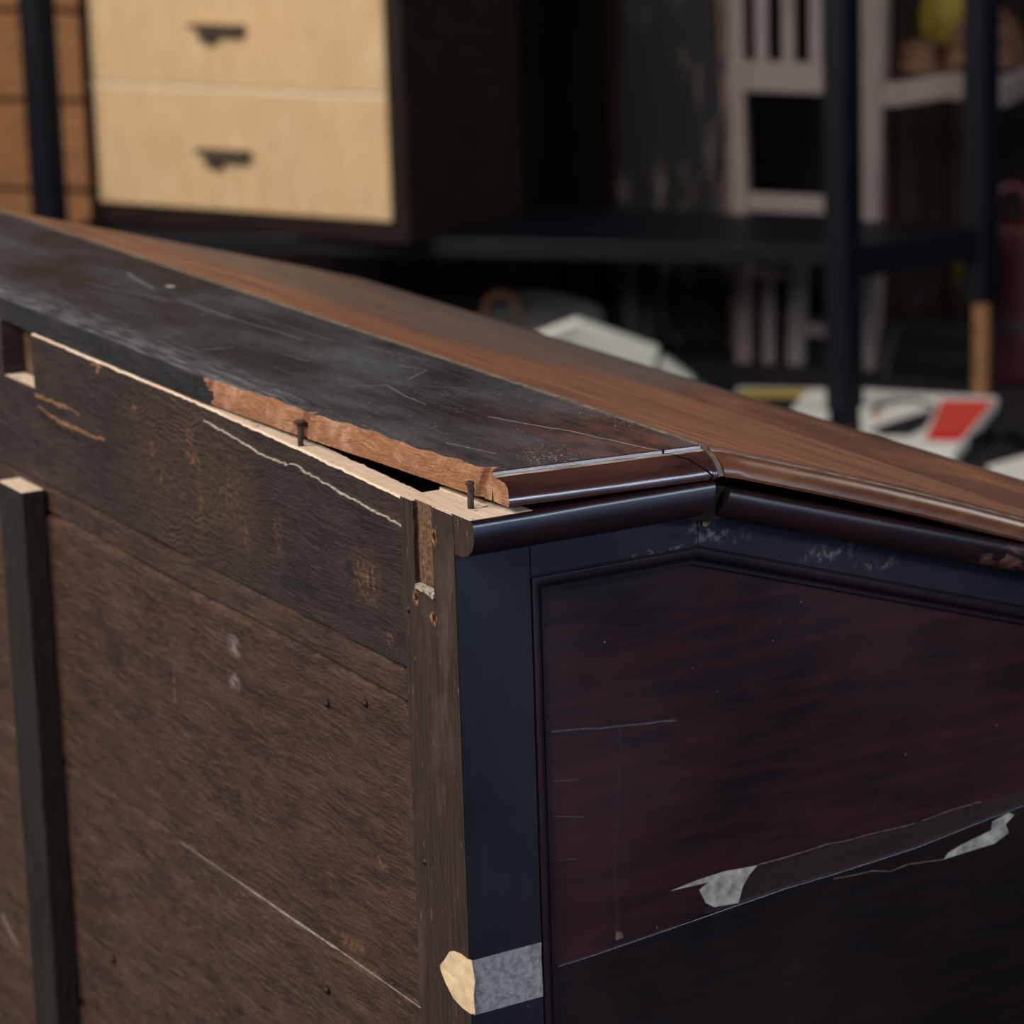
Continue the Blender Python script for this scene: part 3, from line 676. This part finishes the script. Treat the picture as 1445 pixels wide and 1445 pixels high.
for (u, v) in outl:
    lift = .0006 + .003*max(0, (664-u)/40)**1.3 * (1 if v < 1400 else .6)
    front.append(back(u, v, -lift))
cp = back(*cen, -.0018); md = [back((u+cen[0])/2, (v+cen[1])/2, -.0016-.0006*math.sin(i*1.7)) for i, (u, v) in enumerate(outl)]
g = G(); nn = len(outl); g.v = [T(q) for q in front]+[T(q) for q in md]+[T(cp)]
g.v += [(q[0], q[1]+.0003, q[2]) for q in g.v[:]]
m_ = 2*nn+1
for i in range(nn):
    k = (i+1) % nn
    for o_ in (0, m_):
        g.face((o_+i, o_+k, o_+nn+k, o_+nn+i)); g.face((o_+nn+i, o_+nn+k, o_+2*nn))
    g.face((i, k, m_+k, m_+i))
g.build('peeled_flap', flapm(), tp, smooth=True)

# ------------------------------------------------------------------ background: black rack
zs = -.638
P1 = flr(1192, 592); P2 = flr(1384, 556); PL = flr(72, 327, zs); PL.z = FLOOR
co_r = flr(577, 346, zs); co_l = flr(128, 313, zs)
cu_ = (co_r-co_l).normalized(); cw = Vector((-cu_.y, cu_.x, 0)); CWD = (co_r-co_l).length; CH = 1.02; CD = .40
dvec = P2-P1; PB = co_l + cw*(CD+.05) - cu_*.04; PB.z = FLOOR
M['black'] = plain('blue_black_metal', (.0028, .0036, .0075), .45, .22, .3, 30)
rack = thing('shelving_rack', T((P1+P2+PL+PB)/4), 'tall black metal shelving rack standing behind the desk', 'rack')
ru = (P1-PL).normalized(); rv = dvec.normalized()
for P, h in ((P1, 0), (P2, .17), (PL, 0), (PB, 0)):
    w = .040; G().obox(P-ru*w/2-rv*w/2+Z*h, ru*w, rv*w, Z*(2.2-h)).build('post', M['black'], rack, .004)
M['tan'] = plain('plain_tan', (.30, .15, .065), .6, .3, .2, 30)
G().tube([P2+Z*.0, P2+Z*.17], .016, 12).build('tan_foot', M['tan'], rack, smooth=True)  # tan lower end of the rear rack post
for zz in (zs, .62):
    G().loft([[(q.x, q.y, zz-.022) for q in (PL, P1, P2, PB)], [(q.x, q.y, zz-.0005) for q in (PL, P1, P2, PB)]]).build('shelf', M['black'], rack, .003)
    for a, b in ((P1, P2), (PL, PB)):
        d = (b-a); G().obox(Vector((a.x, a.y, zz-.060))-ru*.012, ru*.024, d, Z*.06).build('side_rail', M['black'], rack, .002)
    G().obox(Vector((PL.x, PL.y, zz-.034)), P1-PL, rv*.02, Z*.012).build('front_rail', M['black'], rack, .002)

# ---- chest of drawers on the rack
M['frame'] = plain('dark_walnut', (.014, .006, .004), .55, .3, .4, 15, 0, (1, 1, 6))
def maple():
    m = Mat('pale_figured_maple'); n = m.noise((5, 5, 1.5), 8, 5, .6, .8); k = m.noise((1, 1, 1), 6, 3)
    c = m.mix(m.rng(n, .3, .7), (.57, .375, .195), (.70, .50, .29)); c = m.mix(m.rng(k, .4, .7, 0, .4), c, (.72, .47, .24))
    return m.out(c, .5, None, .35)
M['maple'] = maple(); M['bronze'] = plain('dark_bronze', (.075, .052, .036), .45, .5, .3, 60); M['maple_edge'] = plain('light_edge', (.80, .66, .45), .5, .3, .1, 30)
chest = thing('chest_of_drawers', T(co_l.lerp(co_r, .5)+cw*CD/2), 'chest with pale maple drawer fronts in a dark frame standing on the rack', 'chest')
g = G(); tf = .026; tr_ = .032
g.obox(co_l, cu_*tf, cw*CD, Z*CH); g.obox(co_r-cu_*tr_, cu_*tr_, cw*CD, Z*CH)
g.obox(co_l+cu_*tf, cu_*(CWD-tf-tr_), cw*CD, Z*.038); g.obox(co_l+cu_*tf+Z*(CH-.03), cu_*(CWD-tf-tr_), cw*CD, Z*.03)
g.obox(co_l+cu_*tf+cw*(CD-.015)+Z*.038, cu_*(CWD-tf-tr_), cw*.015, Z*(CH-.068))
g.build('carcass', M['frame'], chest, .002)
dw = CWD-tf-tr_-.004; dh = .2300
for k in range(4):
    o0 = co_l+cu_*(tf+.002)+Z*(.041+k*(dh+.0015)) - cw*.004
    d = G().obox(o0, cu_*dw, cw*.02, Z*dh).build('drawer', M['maple'], chest, .003)
    G().obox(o0+Z*(dh-.008)-cw*.0008, cu_*dw, cw*.004, Z*.008).build('edge_strip', M['maple_edge'], d)
    h0 = o0+cu_*(dw*.372)+Z*(dh*.47)
    hg = G(); hg.obox(h0-cw*.026, cu_*.118, cw*.026, Z*.008); hg.obox(h0+cu_*.030-cw*.026-Z*.010, cu_*.084, cw*.006, Z*.010); hg.obox(h0+cu_*.022-cw*.020-Z*.026, cu_*.030, cw*.020, Z*.026); hg.obox(h0+cu_*.100-cw*.020-Z*.012, cu_*.014, cw*.020, Z*.012)
    hg.build('handle', M['bronze'], d, .0015)

# ---- white chair behind the rack
M['white'] = plain('grey_white_paint', (.19, .155, .145), .65, .25, .12, 12)
B0_ = Vector((-3.80, 3.05, FLOOR)); nW = Wd
def cpt(u, v, off=0): return hit_plane(B0_+nW*off, nW, u, v)
chair = thing('white_chair', T(cpt(1140, 545)*1.0-Vector((0, 0, cpt(1140, 545).z-FLOOR))+nW*.12), 'white painted high spindle-backed chair behind the black rack', 'chair')
def cbar(name, a, b, wpx, t=.03, off=0):
    A_, B_ = cpt(*a, off), cpt(*b, off); horiz = abs(A_.z-B_.z) < .1
    w = wpx*6.4/FPX; return G().bar(A_, B_, w, t, Z if horiz else U).build(name, M['white'], chair, .005)
def tofloor(u, v):
    lo, hi = v, v+400
    for _ in range(40):
        md_ = (lo+hi)/2
        if cpt(u, md_).z > FLOOR: lo = md_
        else: hi = md_
    return (u, lo)
cbar('post', (1038, -120), tofloor(1052, 500), 24, .032); cbar('post', (1238, -120), tofloor(1222, 500), 38, .045)
for u in (1074, 1112, 1151): cbar('spindle', (u, -120), (u+2, 92), 20, .018)
cbar('top_rail', (1030, -125), (1250, -120), 40, .03)
cbar('seat_rail', (1030, 106), (1222, 112), 44, .035)
cbar('stretcher', (1042, 284), (1222, 292), 27, .022)
cbar('lower_rail', (1044, 386), (1120, 388), 15, .02); cbar('lower_post', (1084, 386), tofloor(1086, 500), 20, .02); cbar('lower_post', (1128, 350), tofloor(1124, 500), 27, .025)
cbar('lower_rail', (1130, 464), (1222, 470), 20, .02)
s0, s1 = cpt(1238, 118), cpt(1372, 96)
g = G(); L_ = (s1-s0); L_.z = 0
prf = [(0, 0), (.25, .004), (.5, .012), (.75, .020), (.92, .018), (1, .016), (1.3, .014), (1.36, .004)]
g.loft([[s0+L_*t+Z*h-nW*.02, s0+L_*t+Z*(h-.045)-nW*.02, s0+L_*t+Z*(h-.045)+nW*.30, s0+L_*t+Z*h+nW*.30] for t, h in prf])
seat = g.build('seat', M['white'], chair, .006)
for u in (1226, 1386):                       # rear legs, straight behind the front post and the rack post
    e = hit_plane(B0_+nW*.26, nW, u, 128); e.z = s0.z-.045+.004
    G().bar(e, Vector((e.x, e.y, FLOOR)), .03, .03, U).build('leg', M['white'], chair, .004)
# things on the seat
def lump(name, c, r, mat, label, cat, seed, group=None, flat=.0):
    bm = bmesh.new(); bmesh.ops.create_icosphere(bm, subdivisions=3, radius=1); rr = random.Random(seed); ph = [rr.random()*6 for _ in range(6)]
    for v in bm.verts:
        p_ = v.co.copy(); k = 1+.08*math.sin(3*p_.x+ph[0])+.07*math.sin(4*p_.y+ph[1])+.06*math.sin(5*p_.z+ph[2])
        v.co = Vector((p_.x*r[0]*k, p_.y*r[1]*k, max(p_.z, -.75)*r[2]*k))
    me = bpy.data.meshes.new(name); bm.to_mesh(me); bm.free(); me.materials.append(mat)
    for f_ in me.polygons: f_.use_smooth = True
    o = bpy.data.objects.new(name, me); col.objects.link(o); o.location = c; o.rotation_euler = (0, 0, math.atan2(U.y, U.x)); tag(o, label, cat, group); return o
M['leather'] = plain('brown_leather', (.11, .052, .030), .6, .3, .35, 25)
M['yellow'] = plain('dull_yellow', (.20, .15, .015), .6, .3, .2, 20)
def folded(name, c, l, w, h, label, seed):
    """folded hide: three soft layers sagging toward the ends"""
    rr = random.Random(seed); root = thing(name, c, label, 'bundle')
    for k in range(3):
        lp = []
        for t in np.linspace(-1, 1, 13):
            sag = 1-.75*abs(t)**2.6; z0 = h*k/3*sag; z1 = h*(k+1)/3*sag+.002; wd = w*(1-.08*k)*(1-.25*t*t)
            q = Vector(c)*0+U*(l*t*.5+rr.uniform(-.004, .004))
            lp.append([T(q-Wd*wd*.5+Z*z0), T(q-Wd*wd*.55+Z*(z0+z1)/2), T(q-Wd*wd*.5+Z*z1), T(q+Wd*wd*.5+Z*z1), T(q+Wd*wd*.55+Z*(z0+z1)/2), T(q+Wd*wd*.5+Z*z0)])
        o = G().loft(lp).build('fold', M['leather'], root, smooth=True); o.location = (0, 0, 0)
zs_ = s0.z
c = s0+L_*.27+nW*.11; folded('brown_bundle', (c.x, c.y, zs_+.013), .115, .14, .055, 'low brown bundle on the white seat beside the post', 1)
c = s0+L_*.98+nW*.11; folded('brown_bundle', (c.x, c.y, zs_+.024), .130, .15, .10, 'taller brown bundle at the outer end of the white seat', 2)
c = s0+L_*.40+nW*.235
lump('yellow_container', (c.x, c.y, zs_+.105), (.055, .055, .100), M['yellow'], 'dull yellow rounded container behind the brown bundles', 'container', 3)

# ---- weathered black slab standing behind the rack
def flaky():
    m = Mat('flaking_black_paint'); n = m.noise((7, 7, 1.4), 5, 5, .6, .6); k = m.noise((1, 1, .6), 3, 2)
    mask = m.math('MULTIPLY', m.rng(n, .53, .62), m.rng(k, .44, .54)); return m.out(m.mix(mask, (.004, .004, .005), (.13, .10, .085)), .55, m.bump(n, .4, .004), .3)
SO = -.02
slab = [(880, -140), (872, 100), (868, 300), (880, 500), (884, 600), (960, 602), (1020, 600), (1024, 520), (1016, 420), (1026, 330), (1014, 240), (1022, 150), (1010, 60), (1000, -140)]
g = G(); sp0 = Vector((-4.28, 2.86, FLOOR)); pts = [hit_plane(sp0, Wd, u, v) for u, v in slab]
pts = [Vector((q.x, q.y, max(q.z, FLOOR))) for q in pts]
g.loft([[T(q) for q in pts], [T(q+Wd*.05) for q in pts]]); o = g.build('weathered_slab', flaky(), None, .004)
tag(o, 'upright black slab with flaking paint standing beside the white chair', 'slab')
M['barkpale'] = plain('pale_bark_edge', (.12, .085, .07), .8, .2, .5, 20)
g = G(); g.tube([hit_plane(sp0-Wd*.02, Wd, u, v) for u, v in ((1014, -140), (1022, 80), (1030, 200), (1028, 330), (1034, 450), (1040, 545))], [.010, .012, .010, .016, .011, .010], 8)
tag(g.build('leaning_stick', M['barkpale'], None, smooth=True), 'thin pale stick leaning between the black slab and chair', 'stick')

# ---- things on the floor
M['paper'] = plain('white_paper', (.72, .70, .66), .6, .3, .04, 20); M['red'] = plain('red_print', (.66, .030, .02), .5, .3, .08, 40)
M['ink'] = plain('black_print', (.02, .02, .022), .5, .3, .1, 40); M['pink'] = plain('pale_red_print', (.75, .35, .28), .5, .3, .05, 40)
M['yel2'] = plain('yellow_print', (.50, .36, .03), .5, .3, .1, 40); M['green'] = plain('green_print', (.03, .20, .11), .5, .3, .2, 40)
def booklet(name, corners, th, label, prints, z=FLOOR, mat='paper'):
    """corners tl,tr,br,bl in the photo, laid on the floor; prints: (polygon in 0..1, material)"""
    c = [flr(*q, z+th) for q in corners]; g = G()
    g.loft([[(q.x, q.y, z+.0005) for q in c], [(q.x, q.y, z+th) for q in c]])
    mats = [M[mat]]
    def uv(a, b): q = c[0].lerp(c[1], a).lerp(c[3].lerp(c[2], a), b); return (q.x, q.y, z+th+.0003+.0002*len(mats))
    for pl, mm in prints:
        mats.append(M[mm]); b = len(g.v); g.v += [uv(*q) for q in pl]; g.face(range(b, b+len(pl)), len(mats)-1)
    o = g.build(name, mats, None, .003); return tag(o, label, 'magazine')
rows = []
for k in range(7): rows.append(([(.645+.0*k, .20+k*.075), (.93, .20+k*.075), (.93, .210+k*.075), (.645, .210+k*.075)], 'pink'))
booklet('magazine', [(1212, 548), (1409, 560), (1346, 640), (1218, 634)], .022, 'white magazine with a black swoosh and a red block on the floor',
        [([(.06, .42), (.14, .24), (.28, .14), (.44, .13), (.60, .22), (.60, .28), (.44, .20), (.30, .21), (.18, .30), (.10, .44)], 'ink'), ([(.06, .70), (.30, .52), (.50, .36), (.61, .28), (.58, .62), (.46, .76), (.20, .78)], 'ink'), ([(.10, .46), (.17, .36), (.20, .40), (.14, .50)], 'pink'),
         ([(.62, .12), (.99, .08), (.97, .80), (.63, .82)], 'red')] + rows)
booklet('magazine', [(1040, 546), (1172, 548), (1168, 600), (1040, 610)], .02, 'magazine with yellow band and dark cover left of the rack post',
        [([(.02, .08), (.75, .05), (.7, .22), (.02, .26)], 'yel2'), ([(.02, .28), (.68, .24), (.52, .8), (.02, .85)], 'ink')])
q = [flr(1392, 662), flr(1470, 640), flr(1500, 690), flr(1420, 700)]
g = G(); g.loft([[(p_.x, p_.y, FLOOR+.0005) for p_ in q], [(p_.x, p_.y, FLOOR+.006) for p_ in q]]); tag(g.build('paper_sheet', M['paper'], None, .002), 'bright white paper lying on the floor beyond the lid', 'paper')
cc_ = [flr(1375, 622, FLOOR+.012), flr(1395, 610, FLOOR+.012), flr(1425, 612, FLOOR+.012), flr(1450, 625, FLOOR+.012), flr(1480, 650, FLOOR+.012)]
tag(G().tube(cc_, .011, 8).build('floor_cable', M['black'], None, smooth=True), 'thick black cable curling over the floor beside the red magazine', 'cable')
# grey sack with a tan loop and a white booklet leaning on it
M['sack'] = plain('grey_canvas', (.11, .10, .10), .8, .2, .3, 20); M['cream'] = plain('cream_paper', (.80, .80, .72), .6, .3, .06, 25)
gp = flr(770, 505); gz = (gp-CAM).dot(fwd)
sack = thing('canvas_sack', (gp.x, gp.y, FLOOR), 'crumpled grey canvas sack with a tan loop handle behind the lid', 'sack')
o = lump('sack_body', (gp.x, gp.y, FLOOR+.07), (.13, .10, .075), M['sack'], '', '', 5)
for k_ in ('label', 'category'): del o[k_]
o.parent = sack; o.location = (0, 0, .057)
hp = Vector((gp.x, gp.y, FLOOR+.075))-cr*.085-fwd*.09
g = G().tube([hp + cr*(.035*math.cos(t)) + Z*(.048*math.sin(t)) for t in np.linspace(0, math.pi, 10)], .006, 8); g.build('loop_handle', M['tan'], sack, smooth=True)
def tracedslab(name, px, depth_pt, n, th, mat, label, cat, parent=None):
    pts = [hit_plane(depth_pt, n, u, v) for u, v in px]; pts = [Vector((p_.x, p_.y, max(p_.z, FLOOR+.001))) for p_ in pts]
    g = G().loft([[T(p_) for p_ in pts], [T(p_-n*th) for p_ in pts]]); o = g.build(name, M[mat], parent, .003)
    return tag(o, label, cat) if label else o
fp = flr(905, 560); bn = Vector((-.82, .50, .42)).normalized()
bk = thing('leaning_booklet', (fp.x, fp.y, FLOOR), 'thick cream booklet with a green tip leaning beside the grey sack', 'booklet')
tracedslab('page_block', [(752, 470), (815, 446), (930, 487), (918, 535), (915, 600), (800, 600)], fp, bn, .02, 'cream', None, None, bk)
tracedslab('page_block', [(922, 535), (936, 497), (978, 528), (985, 548), (960, 600), (920, 600)], fp, bn, .02, 'cream', None, None, bk)
tracedslab('green_tip', [(979, 528), (1004, 546), (1010, 590), (975, 600), (986, 548)], fp, bn, .02, 'green', None, None, bk)

# ---- red tool case, cords, right edge
M['darkred'] = plain('dark_red_enamel', (.045, .005, .005), .5, .3, .3, 15)
rp = flr(1440, 545); rn = Wd
case = thing('red_canister', T(Vector((rp.x, rp.y, FLOOR))), 'dark red canister with an arched carry handle at the right edge', 'canister')
def rpt(u, v): return hit_plane(rp, rn, u, v)
zt0 = rpt(1440, 320).z; wl_ = rpt(1402, 400); wr_ = rpt(1500, 400); du = wr_-wl_; du.z = 0
o0 = Vector((wl_.x, wl_.y, FLOOR)); g = G().obox(o0, du, rn*.12, Z*(zt0-FLOOR)); g.build('body', M['darkred'], case, .012)
G().obox(o0-rn*.004+Z*.1+du*.1, du*.8, rn*.004, Z*.02).build('band', M['ink'], case)
hc = Vector((wl_.x, wl_.y, zt0))+du*.18+rn*.05; g = G().tube([hc-du.normalized()*.03] + [hc+du.normalized()*(-.03*math.cos(t))+Z*(.03+.035*math.sin(t)) for t in np.linspace(0, math.pi, 9)] + [hc+du.normalized()*.03], .011, 8); g.build('carry_handle', M['darkred'], case, smooth=True)
M['cord'] = plain('grey_cord', (.06, .06, .06), .6, .3, .1)
pc = Vector((P2.x, P2.y, 0))+Wd*.12
cpts = [hit_plane(pc, Wd, u, v) for u, v in ((1352, 372), (1330, 400), (1290, 425), (1262, 470), (1250, 520), (1262, 556))]
tag(G().tube(cpts, .005, 8).build('hanging_cord', M['cord'], None, smooth=True), 'thin grey cord hanging in a curve under the rack', 'cord')
q = hit_plane(pc, Wd, 1352, 384); g = G().tube([q-Z*.025, q-Z*.01, q+Z*.02, q+Z*.03], [.006, .012, .012, .006], 10); tag(g.build('yellow_plug', M['yellow'], None, smooth=True), 'small yellow plug at the upper end of the grey cord', 'plug')
